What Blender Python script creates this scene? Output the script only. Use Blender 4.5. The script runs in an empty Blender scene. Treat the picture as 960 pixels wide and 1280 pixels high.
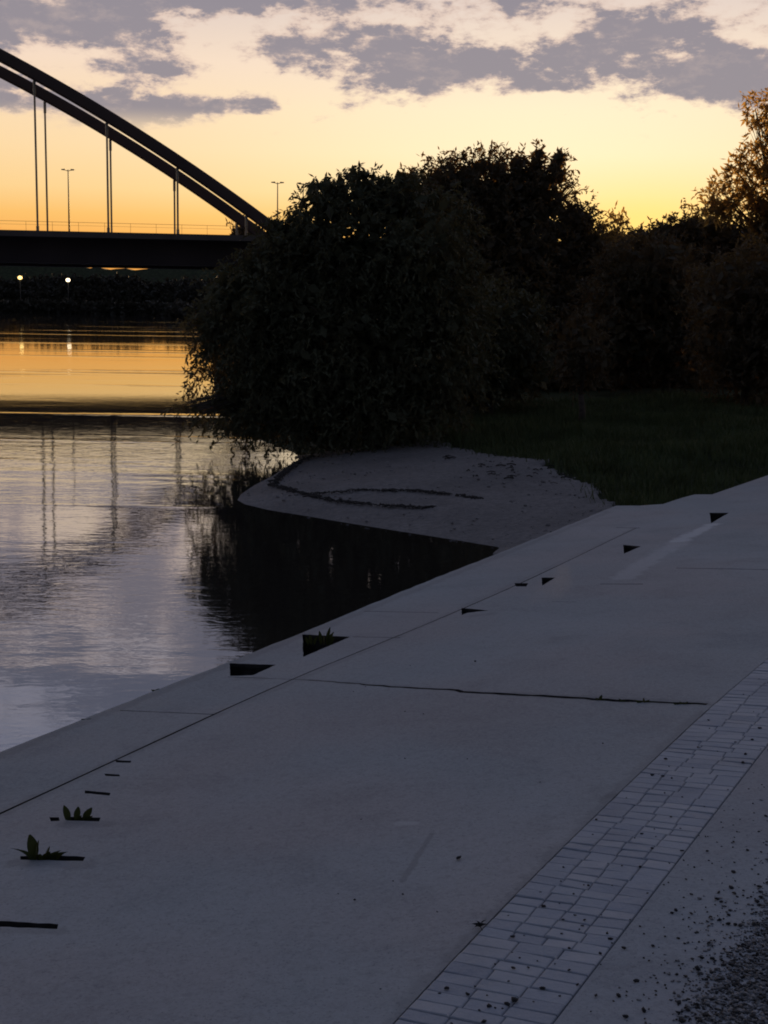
import bpy, bmesh, math, random
import numpy as np
from mathutils import Vector, Matrix
from mathutils.geometry import delaunay_2d_cdt

rng = np.random.default_rng(7)
random.seed(7)
SC = bpy.context.scene
COL = SC.collection

# ------------------------------------------------------------------ camera
F = 1700.0                      # focal length in photo pixels (960 x 1280)
PITCH = math.radians(8.7)
ROLL = 0.0145
CAM = np.array([0.0, 0.0, 3.0])  # water level is z = 0
cd = bpy.data.cameras.new('camera')
cam = bpy.data.objects.new('camera', cd)
COL.objects.link(cam)
cd.sensor_fit = 'VERTICAL'
cd.sensor_height = 24.0
cd.lens = F / 1280.0 * 24.0
cd.clip_end = 9000.0
RM = Matrix.Rotation(math.pi / 2 - PITCH, 3, 'X') @ Matrix.Rotation(ROLL, 3, 'Z')
M4 = RM.to_4x4(); M4.translation = Vector(CAM)
cam.matrix_world = M4
SC.camera = cam
RMN = np.array(RM)


def ray(px, py):
    d = RMN @ np.array([(px - 480.0) / F, -(py - 640.0) / F, -1.0])
    return d / np.linalg.norm(d)


def on_z(px, py, z=0.0):
    d = ray(px, py)
    return CAM + d * ((z - CAM[2]) / d[2])


def at_y(px, py, Y):
    d = ray(px, py)
    return CAM + d * (Y / d[1])


# ------------------------------------------------------------------ sloping promenade plane
UA = math.radians(30.5)
U = np.array([math.sin(UA), math.cos(UA)])        # along the river
N = np.array([-math.cos(UA), math.sin(UA)])       # towards the river
SLOPE = 0.10
Z0 = 1.45


def zslab(x, y):
    return Z0 - SLOPE * (N[0] * x + N[1] * y)


def on_slab(px, py):
    d = ray(px, py)
    # CAM + t d : z = Z0 - S*(N.xy)
    t = (Z0 - CAM[2]) / (d[2] + SLOPE * (N[0] * d[0] + N[1] * d[1]))
    return (CAM + d * t)[:2]


# ------------------------------------------------------------------ helpers
def link(o, parent=None):
    COL.objects.link(o)
    if parent is not None:
        o.parent = parent
    return o


def tag(o, label=None, cat=None, group=None, kind=None):
    if label: o['label'] = label
    if cat: o['category'] = cat
    if group: o['group'] = group
    if kind: o['kind'] = kind
    return o


def empty(name, loc=(0, 0, 0)):
    o = bpy.data.objects.new(name, None)
    o.empty_display_size = 0.1
    o.location = loc
    COL.objects.link(o)
    return o


def mesh_obj(name, verts, faces, mat, parent=None, smooth=False, mats=None, midx=None):
    me = bpy.data.meshes.new(name)
    if isinstance(faces, np.ndarray):
        v = np.asarray(verts, dtype=np.float32)
        n, k = faces.shape
        me.vertices.add(len(v)); me.vertices.foreach_set('co', v.ravel())
        me.loops.add(n * k); me.loops.foreach_set('vertex_index', faces.astype(np.int32).ravel())
        me.polygons.add(n)
        me.polygons.foreach_set('loop_start', np.arange(0, n * k, k, dtype=np.int32))
        me.update(calc_edges=True)
    else:
        me.from_pydata([tuple(map(float, p)) for p in verts], [], faces)
        me.update()
    for m in (mats or [mat]):
        me.materials.append(m)
    if midx is not None:
        me.polygons.foreach_set('material_index', np.asarray(midx, dtype=np.int32))
    if smooth:
        me.polygons.foreach_set('use_smooth', np.ones(len(me.polygons), dtype=bool))
    o = bpy.data.objects.new(name, me)
    return link(o, parent)


class MB:
    def __init__(s): s.v = []; s.f = []

    def add(s, v, f):
        b = len(s.v); s.v += [tuple(map(float, p)) for p in v]; s.f += [tuple(i + b for i in q) for q in f]

    def hexa(s, p):   # 8 points: bottom 4 ccw, top 4 ccw
        s.add(p, [(3, 2, 1, 0), (4, 5, 6, 7), (0, 1, 5, 4), (1, 2, 6, 5), (2, 3, 7, 6), (3, 0, 4, 7)])

    def box(s, x0, x1, y0, y1, z0, z1):
        s.hexa([(x0, y0, z0), (x1, y0, z0), (x1, y1, z0), (x0, y1, z0), (x0, y0, z1), (x1, y0, z1), (x1, y1, z1), (x0, y1, z1)])

    def tube(s, pts, rad, k=8, cap=True):
        pts = [Vector(map(float, p)) for p in pts]
        if not hasattr(rad, '__len__'): rad = [rad] * len(pts)
        rings = []
        up = Vector((0.3, 0.2, 1)).normalized()
        for i, p in enumerate(pts):
            t = (pts[min(i + 1, len(pts) - 1)] - pts[max(i - 1, 0)]).normalized()
            a = t.cross(up)
            if a.length < 1e-3: a = t.cross(Vector((1, 0, 0)))
            a.normalize(); b = a.cross(t)
            rings.append([p + (a * math.cos(q) + b * math.sin(q)) * rad[i] for q in [2 * math.pi * j / k for j in range(k)]])
        v = [q for r in rings for q in r]; f = []
        for i in range(len(pts) - 1):
            for j in range(k):
                f.append((i * k + j, i * k + (j + 1) % k, (i + 1) * k + (j + 1) % k, (i + 1) * k + j))
        if cap:
            f.append(tuple(range(k))[::-1]); f.append(tuple((len(pts) - 1) * k + j for j in range(k)))
        s.add(v, f)

    def build(s, name, mat, parent=None, smooth=False):
        return mesh_obj(name, s.v, s.f, mat, parent, smooth)


# ------------------------------------------------------------------ materials
class NT:
    def __init__(s, tree): s.t = tree; s.n = tree.nodes; s.l = tree.links

    def new(s, typ, **kw):
        n = s.n.new(typ)
        for k, v in kw.items(): setattr(n, k, v)
        return n

    def put(s, sock, v):
        if isinstance(v, bpy.types.NodeSocket): s.l.new(v, sock)
        elif isinstance(v, (tuple, list)) and len(v) == 3 and sock.type == 'RGBA': sock.default_value = (*v, 1)
        else: sock.default_value = v

    def math(s, op, a, b=None, c=None, clamp=False):
        n = s.new('ShaderNodeMath', operation=op, use_clamp=clamp)
        s.put(n.inputs[0], a)
        if b is not None: s.put(n.inputs[1], b)
        if c is not None: s.put(n.inputs[2], c)
        return n.outputs[0]

    def mix(s, f, a, b, blend='MIX'):
        n = s.new('ShaderNodeMix', data_type='RGBA', blend_type=blend)
        s.put(n.inputs[0], f); s.put(n.inputs[6], a); s.put(n.inputs[7], b)
        return n.outputs[2]

    def noise(s, vec, scale, detail=4, rough=0.55, dist=0.0):
        n = s.new('ShaderNodeTexNoise')
        if vec is not None: s.l.new(vec, n.inputs['Vector'])
        n.inputs['Scale'].default_value = scale; n.inputs['Detail'].default_value = detail
        n.inputs['Roughness'].default_value = rough; n.inputs['Distortion'].default_value = dist
        return n.outputs[0]

    def ramp(s, f, stops, interp='LINEAR'):
        n = s.new('ShaderNodeValToRGB')
        n.color_ramp.interpolation = interp
        e = n.color_ramp.elements
        while len(e) < len(stops): e.new(0.5)
        for i, (p, c) in enumerate(stops):
            e[i].position = p
            e[i].color = (*c, 1) if hasattr(c, '__len__') else (c, c, c, 1)
        s.l.new(f, n.inputs[0])
        return n.outputs[0]

    def smooth(s, v, lo, hi):
        n = s.new('ShaderNodeMapRange', interpolation_type='SMOOTHSTEP')
        s.put(n.inputs[0], v); n.inputs[1].default_value = lo; n.inputs[2].default_value = hi
        return n.outputs[0]

    def bump(s, h, strength=0.5, dist=0.01, normal=None):
        n = s.new('ShaderNodeBump'); n.inputs['Strength'].default_value = strength
        n.inputs['Distance'].default_value = dist
        s.l.new(h, n.inputs['Height'])
        if normal is not None: s.l.new(normal, n.inputs['Normal'])
        return n.outputs[0]


def material(name):
    m = bpy.data.materials.new(name); m.use_nodes = True
    t = NT(m.node_tree)
    b = m.node_tree.nodes['Principled BSDF']
    return m, t, b


def objco(t):
    return t.new('ShaderNodeTexCoord').outputs['Object']


def simple(name, col, rough=0.8, var=0.25, scale=6.0, bump=0.0, bscale=40.0, metal=0.0):
    m, t, b = material(name)
    co = objco(t)
    n = t.noise(co, scale, 5)
    c = t.mix(t.smooth(n, 0.3, 0.7), tuple(x * (1 - var) for x in col), tuple(x * (1 + var) for x in col))
    t.put(b.inputs['Base Color'], c)
    b.inputs['Roughness'].default_value = rough
    b.inputs['Metallic'].default_value = metal
    if bump:
        t.put(b.inputs['Normal'], t.bump(t.noise(co, bscale, 4), bump, 0.01))
    return m


def leafmat(name, col, trans, tw=0.35):
    m, t, b = material(name)
    n = t.noise(objco(t), 1.3, 3)
    n2 = t.noise(objco(t), 17.0, 1)
    c = t.mix(t.smooth(n, 0.35, 0.65), tuple(x * 0.6 for x in col), tuple(x * 1.35 for x in col))
    c = t.mix(t.math('MULTIPLY', n2, 0.5), c, (col[0] * 1.5, col[1] * 1.3, col[2] * 0.9))
    t.put(b.inputs['Base Color'], c)
    b.inputs['Roughness'].default_value = 0.6
    b.inputs['Specular IOR Level'].default_value = 0.25
    tr = t.new('ShaderNodeBsdfTranslucent'); tr.inputs[0].default_value = (*trans, 1)
    mx = t.new('ShaderNodeMixShader'); mx.inputs[0].default_value = tw
    t.l.new(b.outputs[0], mx.inputs[1]); t.l.new(tr.outputs[0], mx.inputs[2])
    t.l.new(mx.outputs[0], m.node_tree.nodes['Material Output'].inputs[0])
    return m


M = {}
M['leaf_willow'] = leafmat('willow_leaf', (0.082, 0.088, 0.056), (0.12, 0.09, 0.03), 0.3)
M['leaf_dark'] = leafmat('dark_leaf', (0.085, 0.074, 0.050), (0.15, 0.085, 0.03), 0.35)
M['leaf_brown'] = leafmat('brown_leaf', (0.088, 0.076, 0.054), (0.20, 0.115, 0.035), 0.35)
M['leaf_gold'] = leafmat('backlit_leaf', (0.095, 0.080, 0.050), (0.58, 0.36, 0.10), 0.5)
M['leaf_far'] = leafmat('far_leaf', (0.050, 0.048, 0.038), (0.03, 0.02, 0.01), 0.1)
M['bark'] = simple('bark', (0.07, 0.055, 0.045), 0.9, 0.4, 9, 0.6, 30)
M['grass'] = leafmat('grass_blade', (0.078, 0.100, 0.046), (0.05, 0.06, 0.015), 0.2)
M['weed'] = leafmat('weed_leaf', (0.045, 0.060, 0.022), (0.05, 0.06, 0.012), 0.25)
M['dirt_shade'] = simple('dirt_and_shade_edge', (0.03, 0.028, 0.027), 0.95, 0.4, 14)  # dirt plus recess shade put into the colour, keeps cut walls near black
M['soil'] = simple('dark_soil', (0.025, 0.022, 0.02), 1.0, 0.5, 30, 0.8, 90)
M['crumb'] = simple('dirt_crumb', (0.027, 0.027, 0.030), 0.95, 0.5, 60)
M['stone'] = simple('gravel_stone', (0.19, 0.19, 0.20), 0.85, 0.75, 55)
M['joint_sand'] = simple('joint_sand', (0.15, 0.15, 0.165), 1.0, 0.6, 14)
M['pebble'] = simple('pebble', (0.22, 0.205, 0.205), 0.85, 0.45, 7)
M['twig'] = simple('flotsam', (0.035, 0.03, 0.027), 0.9, 0.5, 12)
M['steel_dark'] = simple('painted_steel', (0.075, 0.045, 0.038), 0.7, 0.15, 0.4)
M['girder'] = simple('girder_paint', (0.040, 0.028, 0.028), 0.8, 0.2, 0.3)
M['deck'] = simple('deck_concrete', (0.10, 0.08, 0.07), 0.8, 0.2, 0.5)
M['cable'] = simple('hanger_steel', (0.32, 0.27, 0.20), 0.45, 0.15, 1.0)
M['pier'] = simple('pier_concrete', (0.25, 0.24, 0.23), 0.85, 0.2, 1.2, 0.3, 8)
M['galv'] = simple('galvanised', (0.18, 0.17, 0.16), 0.5, 0.15, 2.0, metal=0.3)
M['whitewash'] = simple('whitewash', (0.22, 0.21, 0.21), 0.8, 0.15, 2.0)
M['rooftile'] = simple('roof_felt', (0.09, 0.08, 0.08), 0.9, 0.2, 3.0)
M['palestone'] = simple('pale_stone', (0.5, 0.47, 0.45), 0.8, 0.25, 5.0, 0.4, 14)


def lampmat(name, col, s):
    m, t, b = material(name)
    b.inputs['Base Color'].default_value = (*col, 1)
    b.inputs['Emission Color'].default_value = (*col, 1)
    b.inputs['Emission Strength'].default_value = s
    return m


M['lamp_warm'] = lampmat('lamp_warm', (1.0, 0.66, 0.20), 2.4)
M['lamp_white'] = lampmat('lamp_white', (1.0, 0.80, 0.50), 2.4)


def concrete(name, base, extra=None, tint=(1, 1, 1)):
    m, t, b = material(name)
    co = objco(t)
    big = t.noise(co, 0.35, 5, 0.6)
    mid = t.noise(co, 2.3, 6, 0.62, 0.4)
    fine = t.noise(co, 60, 3, 0.6)
    grain = t.noise(co, 150, 2, 0.5)
    c0 = tuple(a * q for a, q in zip(base, tint))
    c = t.mix(t.smooth(big, 0.3, 0.7), tuple(x * 0.86 for x in c0), tuple(x * 1.12 for x in c0))
    c = t.mix(t.math('MULTIPLY', t.smooth(mid, 0.48, 0.72), 0.5), c, tuple(x * 0.72 for x in c0))
    c = t.mix(t.math('MULTIPLY', t.smooth(fine, 0.35, 0.7), 0.35), c, tuple(x * 1.35 for x in c0))
    c = t.mix(t.math('MULTIPLY', t.smooth(grain, 0.60, 0.72), 0.5), c, tuple(x * 0.45 for x in c0))
    agg = t.noise(co, 24, 4, 0.7); pit = t.noise(co, 85, 2, 0.6)
    c = t.mix(t.math('MULTIPLY', t.smooth(agg, 0.5, 0.66), 0.30), c, tuple(x * 0.66 for x in c0))
    c = t.mix(t.math('MULTIPLY', t.smooth(pit, 0.60, 0.68), 0.45), c, tuple(x * 0.5 for x in c0))
    c = t.mix(t.math('MULTIPLY', t.smooth(pit, 0.40, 0.32), 0.35), c, tuple(x * 1.4 for x in c0))
    hue = t.noise(co, 0.8, 3, 0.5)
    c = t.mix(t.smooth(hue, 0.35, 0.65), t.mix(1.0, c, (0.95, 1.0, 1.04), 'MULTIPLY'), t.mix(1.0, c, (1.03, 0.99, 1.0), 'MULTIPLY'))
    if extra: c = extra(t, co, c, c0)
    t.put(b.inputs['Base Color'], c)
    t.put(b.inputs['Roughness'], t.math('MULTIPLY_ADD', mid, 0.25, 0.62))
    nb = t.bump(fine, 0.35, 0.004)
    nb = t.bump(grain, 0.35, 0.0015, nb)
    nb = t.bump(mid, 0.25, 0.02, nb)
    t.put(b.inputs['Normal'], nb)
    return m


def stains(t, co, c, c0):
    sep = t.new('ShaderNodeSeparateXYZ'); t.l.new(co, sep.inputs[0])
    nz = t.noise(co, 7.0, 5, 0.7)

    def seg(a, b_, w, amt, col, c):
        a = np.array(a); b_ = np.array(b_); L = np.linalg.norm(b_ - a); d = (b_ - a) / L
        dx = t.math('SUBTRACT', sep.outputs[0], float(a[0])); dy = t.math('SUBTRACT', sep.outputs[1], float(a[1]))
        al = t.math('ADD', t.math('MULTIPLY', dx, float(d[0])), t.math('MULTIPLY', dy, float(d[1])))
        ac = t.math('ADD', t.math('MULTIPLY', dx, float(-d[1])), t.math('MULTIPLY', dy, float(d[0])))
        ov = t.math('SUBTRACT', al, t.math('MINIMUM', t.math('MAXIMUM', al, 0.0), float(L)))
        dist = t.math('SQRT', t.math('ADD', t.math('MULTIPLY', ov, ov), t.math('MULTIPLY', ac, ac)))
        dist = t.math('ADD', dist, t.math('MULTIPLY', t.math('SUBTRACT', nz, 0.5), w * 2.4))
        m_ = t.math('SUBTRACT', 1.0, t.smooth(dist, w * 0.35, w))
        return t.mix(t.math('MULTIPLY', m_, amt), c, col)
    pale = tuple(x * 1.75 for x in c0)
    c = seg(on_slab(892, 655), on_slab(848, 676), 0.09, 0.85, pale, c)
    c = seg(on_slab(850, 677), on_slab(778, 722), 0.11, 0.38, pale, c)
    c = seg(on_slab(500, 1029), on_slab(518, 1029), 0.030, 0.55, tuple(x * 1.5 for x in c0), c)
    c = seg(on_slab(540, 1042), on_slab(503, 1102), 0.014, 0.5, tuple(x * 0.6 for x in c0), c)
    dk = tuple(x * 0.55 for x in c0)
    for a, b_, w, am in [((0, 1017), (270, 893), .05, .35), ((270, 893), (500, 795), .04, .3), ((500, 795), (795, 660), .04, .25), ((385, 850), (640, 868), .04, .3), ((640, 868), (884, 880), .06, .5),
                         ((20, 1078), (112, 1080), .06, .4), ((80, 1030), (130, 1030), .05, .4), ((-60, 1162), (76, 1164), .04, .35), ((880, 890), (770, 995), .05, .35), ((770, 995), (490, 1280), .05, .35),
                         ((0, 944), (380, 794), .06, .4), ((380, 794), (760, 640), .06, .35), ((300, 848), (330, 848), .06, .35), ((590, 770), (612, 768), .06, .3)]:
        c = seg(on_slab(*a), on_slab(*b_), w, am, dk, c)
    return c


M['slab'] = concrete('slab_concrete', (0.345, 0.355, 0.366), stains)
M['path'] = concrete('path_concrete', (0.325, 0.338, 0.358))
M['sett'] = None


def sett_material():
    m, t, b = material('granite_sett')
    co = objco(t)
    isl = t.new('ShaderNodeNewGeometry').outputs['Random Per Island']
    big = t.noise(co, 3.0, 4)
    fine = t.noise(co, 90, 3, 0.7)
    c = t.ramp(isl, [(0, (0.31, 0.345, 0.41)), (0.35, (0.35, 0.385, 0.45)), (0.7, (0.38, 0.415, 0.475)), (1, (0.43, 0.455, 0.505))])
    c = t.mix(t.math('MULTIPLY', t.smooth(big, 0.45, 0.7), 0.35), c, (0.19, 0.19, 0.22))
    c = t.mix(t.math('MULTIPLY', t.smooth(fine, 0.4, 0.7), 0.3), c, (0.45, 0.45, 0.49))
    t.put(b.inputs['Base Color'], c)
    b.inputs['Roughness'].default_value = 0.6
    t.put(b.inputs['Normal'], t.bump(fine, 0.5, 0.004, t.bump(t.noise(co, 22, 3), 0.5, 0.01)))
    return m


M['sett'] = sett_material()


def beach_material():
    m, t, b = material('beach_gravel')
    co = objco(t)
    v = t.new('ShaderNodeTexVoronoi'); v.inputs['Scale'].default_value = 17.0; t.l.new(co, v.inputs['Vector'])
    big = t.noise(co, 0.6, 5, 0.6)
    fine = t.noise(co, 12, 4, 0.7)
    c = t.mix(t.smooth(big, 0.3, 0.7), (0.215, 0.197, 0.190), (0.30, 0.275, 0.265))
    sepc = t.new('ShaderNodeSeparateColor'); t.l.new(v.outputs['Color'], sepc.inputs[0])
    c = t.mix(t.math('MULTIPLY', sepc.outputs[0], 0.5), c, (0.13, 0.12, 0.12))
    c = t.mix(t.math('MULTIPLY', t.smooth(fine, 0.55, 0.75), 0.45), c, (0.12, 0.11, 0.11))
    t.put(b.inputs['Base Color'], c)
    b.inputs['Roughness'].default_value = 0.85
    nb = t.bump(v.outputs['Distance'], 0.6, 0.03)
    nb = t.bump(fine, 0.5, 0.06, nb)
    t.put(b.inputs['Normal'], nb)
    return m


M['beach'] = beach_material()


def ground_material():
    m, t, b = material('ground_turf')
    co = objco(t)
    n1 = t.noise(co, 0.5, 5, 0.6); n2 = t.noise(co, 8, 4, 0.7)
    c = t.mix(t.smooth(n1, 0.35, 0.65), (0.042, 0.048, 0.028), (0.070, 0.082, 0.042))
    c = t.mix(t.math('MULTIPLY', t.smooth(n2, 0.5, 0.7), 0.5), c, (0.035, 0.03, 0.02))
    t.put(b.inputs['Base Color'], c)
    b.inputs['Roughness'].default_value = 0.95
    b.inputs['Specular IOR Level'].default_value = 0.1
    t.put(b.inputs['Normal'], t.bump(n2, 0.9, 0.1))
    return m


M['ground'] = ground_material()


def water_material():
    m, t, b = material('river_water')
    co = objco(t)
    mp = t.new('ShaderNodeMapping'); t.l.new(co, mp.inputs[0])
    mp.inputs['Rotation'].default_value = (0, 0, math.radians(-20)); mp.inputs['Scale'].default_value = (0.55, 1.0, 1.0)
    v = mp.outputs[0]
    r1 = t.noise(v, 7.0, 3, 0.55, 0.6)
    r2 = t.noise(v, 1.9, 3, 0.5, 0.8)
    r3 = t.noise(v, 0.35, 2, 0.5, 0.6)
    mp2 = t.new('ShaderNodeMapping'); t.l.new(co, mp2.inputs[0]); mp2.inputs['Scale'].default_value = (0.012, 0.05, 1)
    calm = t.smooth(t.noise(mp2.outputs[0], 1.0, 3, 0.6, 0.5), 0.42, 0.62)
    amp = t.math('MULTIPLY_ADD', calm, 0.9, 0.25)
    h = t.math('ADD', t.math('MULTIPLY', r1, 0.0024), t.math('MULTIPLY', r2, 0.0042))
    sy = t.new('ShaderNodeSeparateXYZ'); t.l.new(co, sy.inputs[0])
    lee = t.math('MULTIPLY_ADD', t.smooth(sy.outputs[1], 20.0, 44.0), -0.80, 1.0)
    mp3 = t.new('ShaderNodeMapping'); t.l.new(co, mp3.inputs[0]); mp3.inputs['Scale'].default_value = (0.010, 0.13, 1)
    band = t.smooth(t.noise(mp3.outputs[0], 1.0, 4, 0.65, 0.4), 0.53, 0.66)
    lee = t.math('ADD', lee, t.math('MULTIPLY', band, 1.3))
    h = t.math('MULTIPLY', t.math('MULTIPLY', h, amp), lee)
    h = t.math('ADD', h, t.math('MULTIPLY', t.math('MULTIPLY', r3, 0.012), lee))
    bp = t.new('ShaderNodeBump'); bp.inputs['Strength'].default_value = 1.0; bp.inputs['Distance'].default_value = 1.0
    t.l.new(h, bp.inputs['Height'])
    fr = t.new('ShaderNodeFresnel'); fr.inputs[0].default_value = 2.1; t.l.new(bp.outputs[0], fr.inputs[1])
    gl = t.new('ShaderNodeBsdfGlossy'); gl.inputs['Roughness'].default_value = 0.03
    gl.inputs[0].default_value = (0.92, 0.94, 1.0, 1)
    t.l.new(bp.outputs[0], gl.inputs['Normal'])
    df = t.new('ShaderNodeBsdfDiffuse'); df.inputs[0].default_value = (0.035, 0.030, 0.026, 1)
    mx = t.new('ShaderNodeMixShader')
    t.l.new(t.math('MULTIPLY_ADD', fr.outputs[0], 0.70, 0.25), mx.inputs[0]); t.l.new(df.outputs[0], mx.inputs[1]); t.l.new(gl.outputs[0], mx.inputs[2])
    t.l.new(mx.outputs[0], m.node_tree.nodes['Material Output'].inputs[0])
    return m


M['water'] = water_material()

# ------------------------------------------------------------------ world: dusk sky with cloud bank
SUN_AZ = math.radians(10.5); SUN_EL = math.radians(1.6)


def build_world():
    w = bpy.data.worlds.new('World'); SC.world = w; w.use_nodes = True
    t = NT(w.node_tree)
    bg = w.node_tree.nodes['Background']
    tc = t.new('ShaderNodeTexCoord').outputs['Generated']
    sep = t.new('ShaderNodeSeparateXYZ'); t.l.new(tc, sep.inputs[0])
    az = t.math('ARCTAN2', sep.outputs[0], sep.outputs[1])
    el = t.math('ARCSINE', sep.outputs[2])
    elp = t.math('SQRT', t.math('MAXIMUM', t.math('DIVIDE', el, 1.5708), 0.0))
    P = lambda e: math.sqrt(e / 1.5708)
    side = t.ramp(elp, [(0, (0.66, 0.25, 0.045)), (P(.04), (0.72, 0.31, 0.065)), (P(.06), (0.74, 0.40, 0.11)), (P(.078), (0.745, 0.49, 0.21)), (P(.106), (0.745, 0.53, 0.29)),
                        (P(.135), (0.73, 0.54, 0.35)), (P(.165), (0.70, 0.54, 0.42)), (P(.22), (0.50, 0.43, 0.42)), (P(.34), (0.20, 0.225, 0.32)),
                        (P(.5), (0.14, 0.15, 0.21)), (P(.9), (0.064, 0.073, 0.110)), (1, (0.054, 0.063, 0.098))])
    core = t.ramp(elp, [(0, (0.85, 0.30, 0.04)), (P(.04), (0.88, 0.42, 0.07)), (P(.06), (0.89, 0.57, 0.19)), (P(.078), (0.89, 0.66, 0.33)), (P(.106), (0.86, 0.70, 0.44)),
                        (P(.135), (0.82, 0.68, 0.46)), (P(.165), (0.76, 0.62, 0.47)), (P(.22), (0.58, 0.48, 0.44)), (P(.34), (0.22, 0.24, 0.33)),
                        (P(.5), (0.14, 0.15, 0.21)), (P(.9), (0.064, 0.073, 0.110)), (1, (0.054, 0.063, 0.098))])
    back = t.ramp(elp, [(0, (0.050, 0.044, 0.050)), (P(.2), (0.052, 0.054, 0.074)), (P(.6), (0.048, 0.056, 0.088)), (1, (0.046, 0.055, 0.090))])

    def gauss(v, c, s):
        d = t.math('DIVIDE', t.math('SUBTRACT', v, c), s)
        return t.math('EXPONENT', t.math('MULTIPLY', t.math('MULTIPLY', d, d), -1.0))
    g = gauss(az, 0.13, 0.25)
    sky = t.mix(g, side, core)
    hot = t.math('MULTIPLY', gauss(az, 0.185, 0.085), gauss(el, 0.045, 0.035))
    sky = t.mix(t.math('MULTIPLY', hot, 0.9), sky, (1.05, 0.66, 0.18))
    cosaz = t.math('COSINE', t.math('SUBTRACT', az, 0.15))
    sky = t.mix(t.smooth(cosaz, -0.35, 0.75), back, sky)
    # clouds
    cv = t.new('ShaderNodeCombineXYZ')
    t.put(cv.inputs[0], t.math('MULTIPLY', az, 12.0)); t.put(cv.inputs[1], t.math('MULTIPLY', el, 26.0)); cv.inputs[2].default_value = 3.7
    n1 = t.noise(cv.outputs[0], 1.2, 9, 0.60, 0.15)
    n2 = t.noise(cv.outputs[0], 3.4, 8, 0.66, 0.1)

    def blob(px, py, rx, ry):
        d = ray(px, py)
        a = math.atan2(d[0], d[1]); e = math.asin(d[2])
        return t.math('MULTIPLY', gauss(az, a, rx / F), gauss(el, e, ry / F))
    tot = None
    for b_, wt in [((60, 22, 150, 34), 0.36), ((300, -10, 130, 26), 0.30), ((150, 135, 110, 24), 0.30), ((290, 133, 90, 12), 0.26), ((20, 120, 70, 26), 0.25), ((210, 78, 80, 25), 0.22), ((120, 85, 60, 18), 0.16), ((660, 110, 60, 14), 0.16),
                   ((360, 55, 50, 26), 0.28), ((500, 62, 110, 38), 0.34), ((620, 85, 120, 28), 0.33), ((740, 45, 90, 20), 0.18), ((540, 115, 20, 10), .2),
                   ((840, 40, 70, 34), 0.26), ((900, 98, 120, 30), 0.38), ((640, 5, 150, 14), 0.2), ((1050, 80, 160, 60), 0.34), ((-140, 60, 130, 70), 0.30),
                   ((280, -95, 150, 60), 0.42), ((-60, -60, 110, 60), 0.36), ((700, -130, 300, 60), 0.25), ((20, -150, 70, 30), .30), ((170, -190, 90, 50), .30), ((-100, -260, 200, 60), .3), ((480, -330, 300, 80), .25)]:
        q = t.math('MULTIPLY', blob(*b_), wt)
        tot = q if tot is None else t.math('ADD', tot, q)
    dens = t.math('ADD', t.math('ADD', t.math('MULTIPLY', n1, 1.05), t.math('MULTIPLY', n2, 0.62)), tot)
    lo = t.smooth(el, 0.11, 0.135)
    mask = t.math('MULTIPLY', t.smooth(dens, 0.97, 1.14), lo)
    thick = t.math('ADD', t.smooth(dens, 1.03, 1.20), t.math('MULTIPLY', t.math('SUBTRACT', n2, 0.5), 1.3), None, True)
    ccol = t.mix(thick, (0.56, 0.42, 0.35), (0.208, 0.190, 0.222))
    ccol = t.mix(t.smooth(el, 0.19, 0.30), ccol, (0.125, 0.135, 0.185))
    ccol = t.mix(t.smooth(cosaz, -0.35, 0.75), (0.04, 0.042, 0.055), ccol)
    sky = t.mix(t.math('MULTIPLY', mask, 0.93), sky, ccol)
    # physical sky on top for the overhead blue
    ns = t.new('ShaderNodeTexSky', sky_type='NISHITA')
    ns.sun_disc = False; ns.sun_elevation = SUN_EL; ns.sun_rotation = SUN_AZ
    ns.air_density = 1.0; ns.dust_density = 2.0; ns.ozone_density = 2.0
    add = t.mix(1.0, sky, t.mix(0.03, (0, 0, 0), ns.outputs[0]), 'ADD')
    add = t.mix(t.smooth(cosaz, -0.35, 0.75), add, sky)
    below = t.mix(t.smooth(el, -0.02, 0.0), (0.03, 0.03, 0.03), add)
    t.l.new(below, bg.inputs[0]); bg.inputs[1].default_value = 1.0


build_world()
sd = bpy.data.lights.new('sun', 'SUN'); sd.energy = 4.0; sd.angle = math.radians(0.6); sd.color = (1.0, 0.62, 0.28)
so = bpy.data.objects.new('sun', sd); COL.objects.link(so)
sdir = Vector((math.sin(SUN_AZ) * math.cos(SUN_EL), math.cos(SUN_AZ) * math.cos(SUN_EL), math.sin(SUN_EL)))
so.rotation_euler = sdir.to_track_quat('Z', 'Y').to_euler()
so.location = (10, 60, 40)

# ------------------------------------------------------------------ plan layout of the promenade
E0 = on_slab(0, 940)
edge_px = [(0, 940), (200, 861), (380, 790), (520, 732), (640, 685), (770, 632)]
edge = [on_slab(*p) for p in edge_px]
ed = (edge[0] - edge[1]); ed /= np.linalg.norm(ed)
edge = [edge[0] + ed * 14.0] + edge
_er = np.random.default_rng(3)
_q = [edge[0]]
for _a, _b in zip(edge[:-1], edge[1:]):
    _k = max(1, int(np.linalg.norm(_b - _a) / 0.12))
    for _i in range(1, _k + 1):
        _q.append(_a + (_b - _a) * _i / _k + (_er.normal(0, 0.004, 2) if _i < _k else 0))
edge_line = edge; edge = _q
far_px = [(800, 632), (829, 630), (850, 623), (868, 618), (890, 618), (925, 606), (960, 594)]
far = [on_slab(*p) for p in far_px]
fd = far[-1] - far[-3]; fd /= np.linalg.norm(fd)
far.append(far[-1] + fd * 3.0)
far.append(far[-1] - N * 6.0)
sL_px = [(300, 1490), (490, 1280), (650, 1110), (770, 995), (880, 890), (955, 827), (1035, 762)]
sR_px = [(528, 1490), (690, 1280), (821, 1110), (910, 995), (991, 890), (1041, 827), (1095, 762)]
sL = [on_slab(*p) for p in sL_px]; sR = [on_slab(*p) for p in sR_px]


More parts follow.
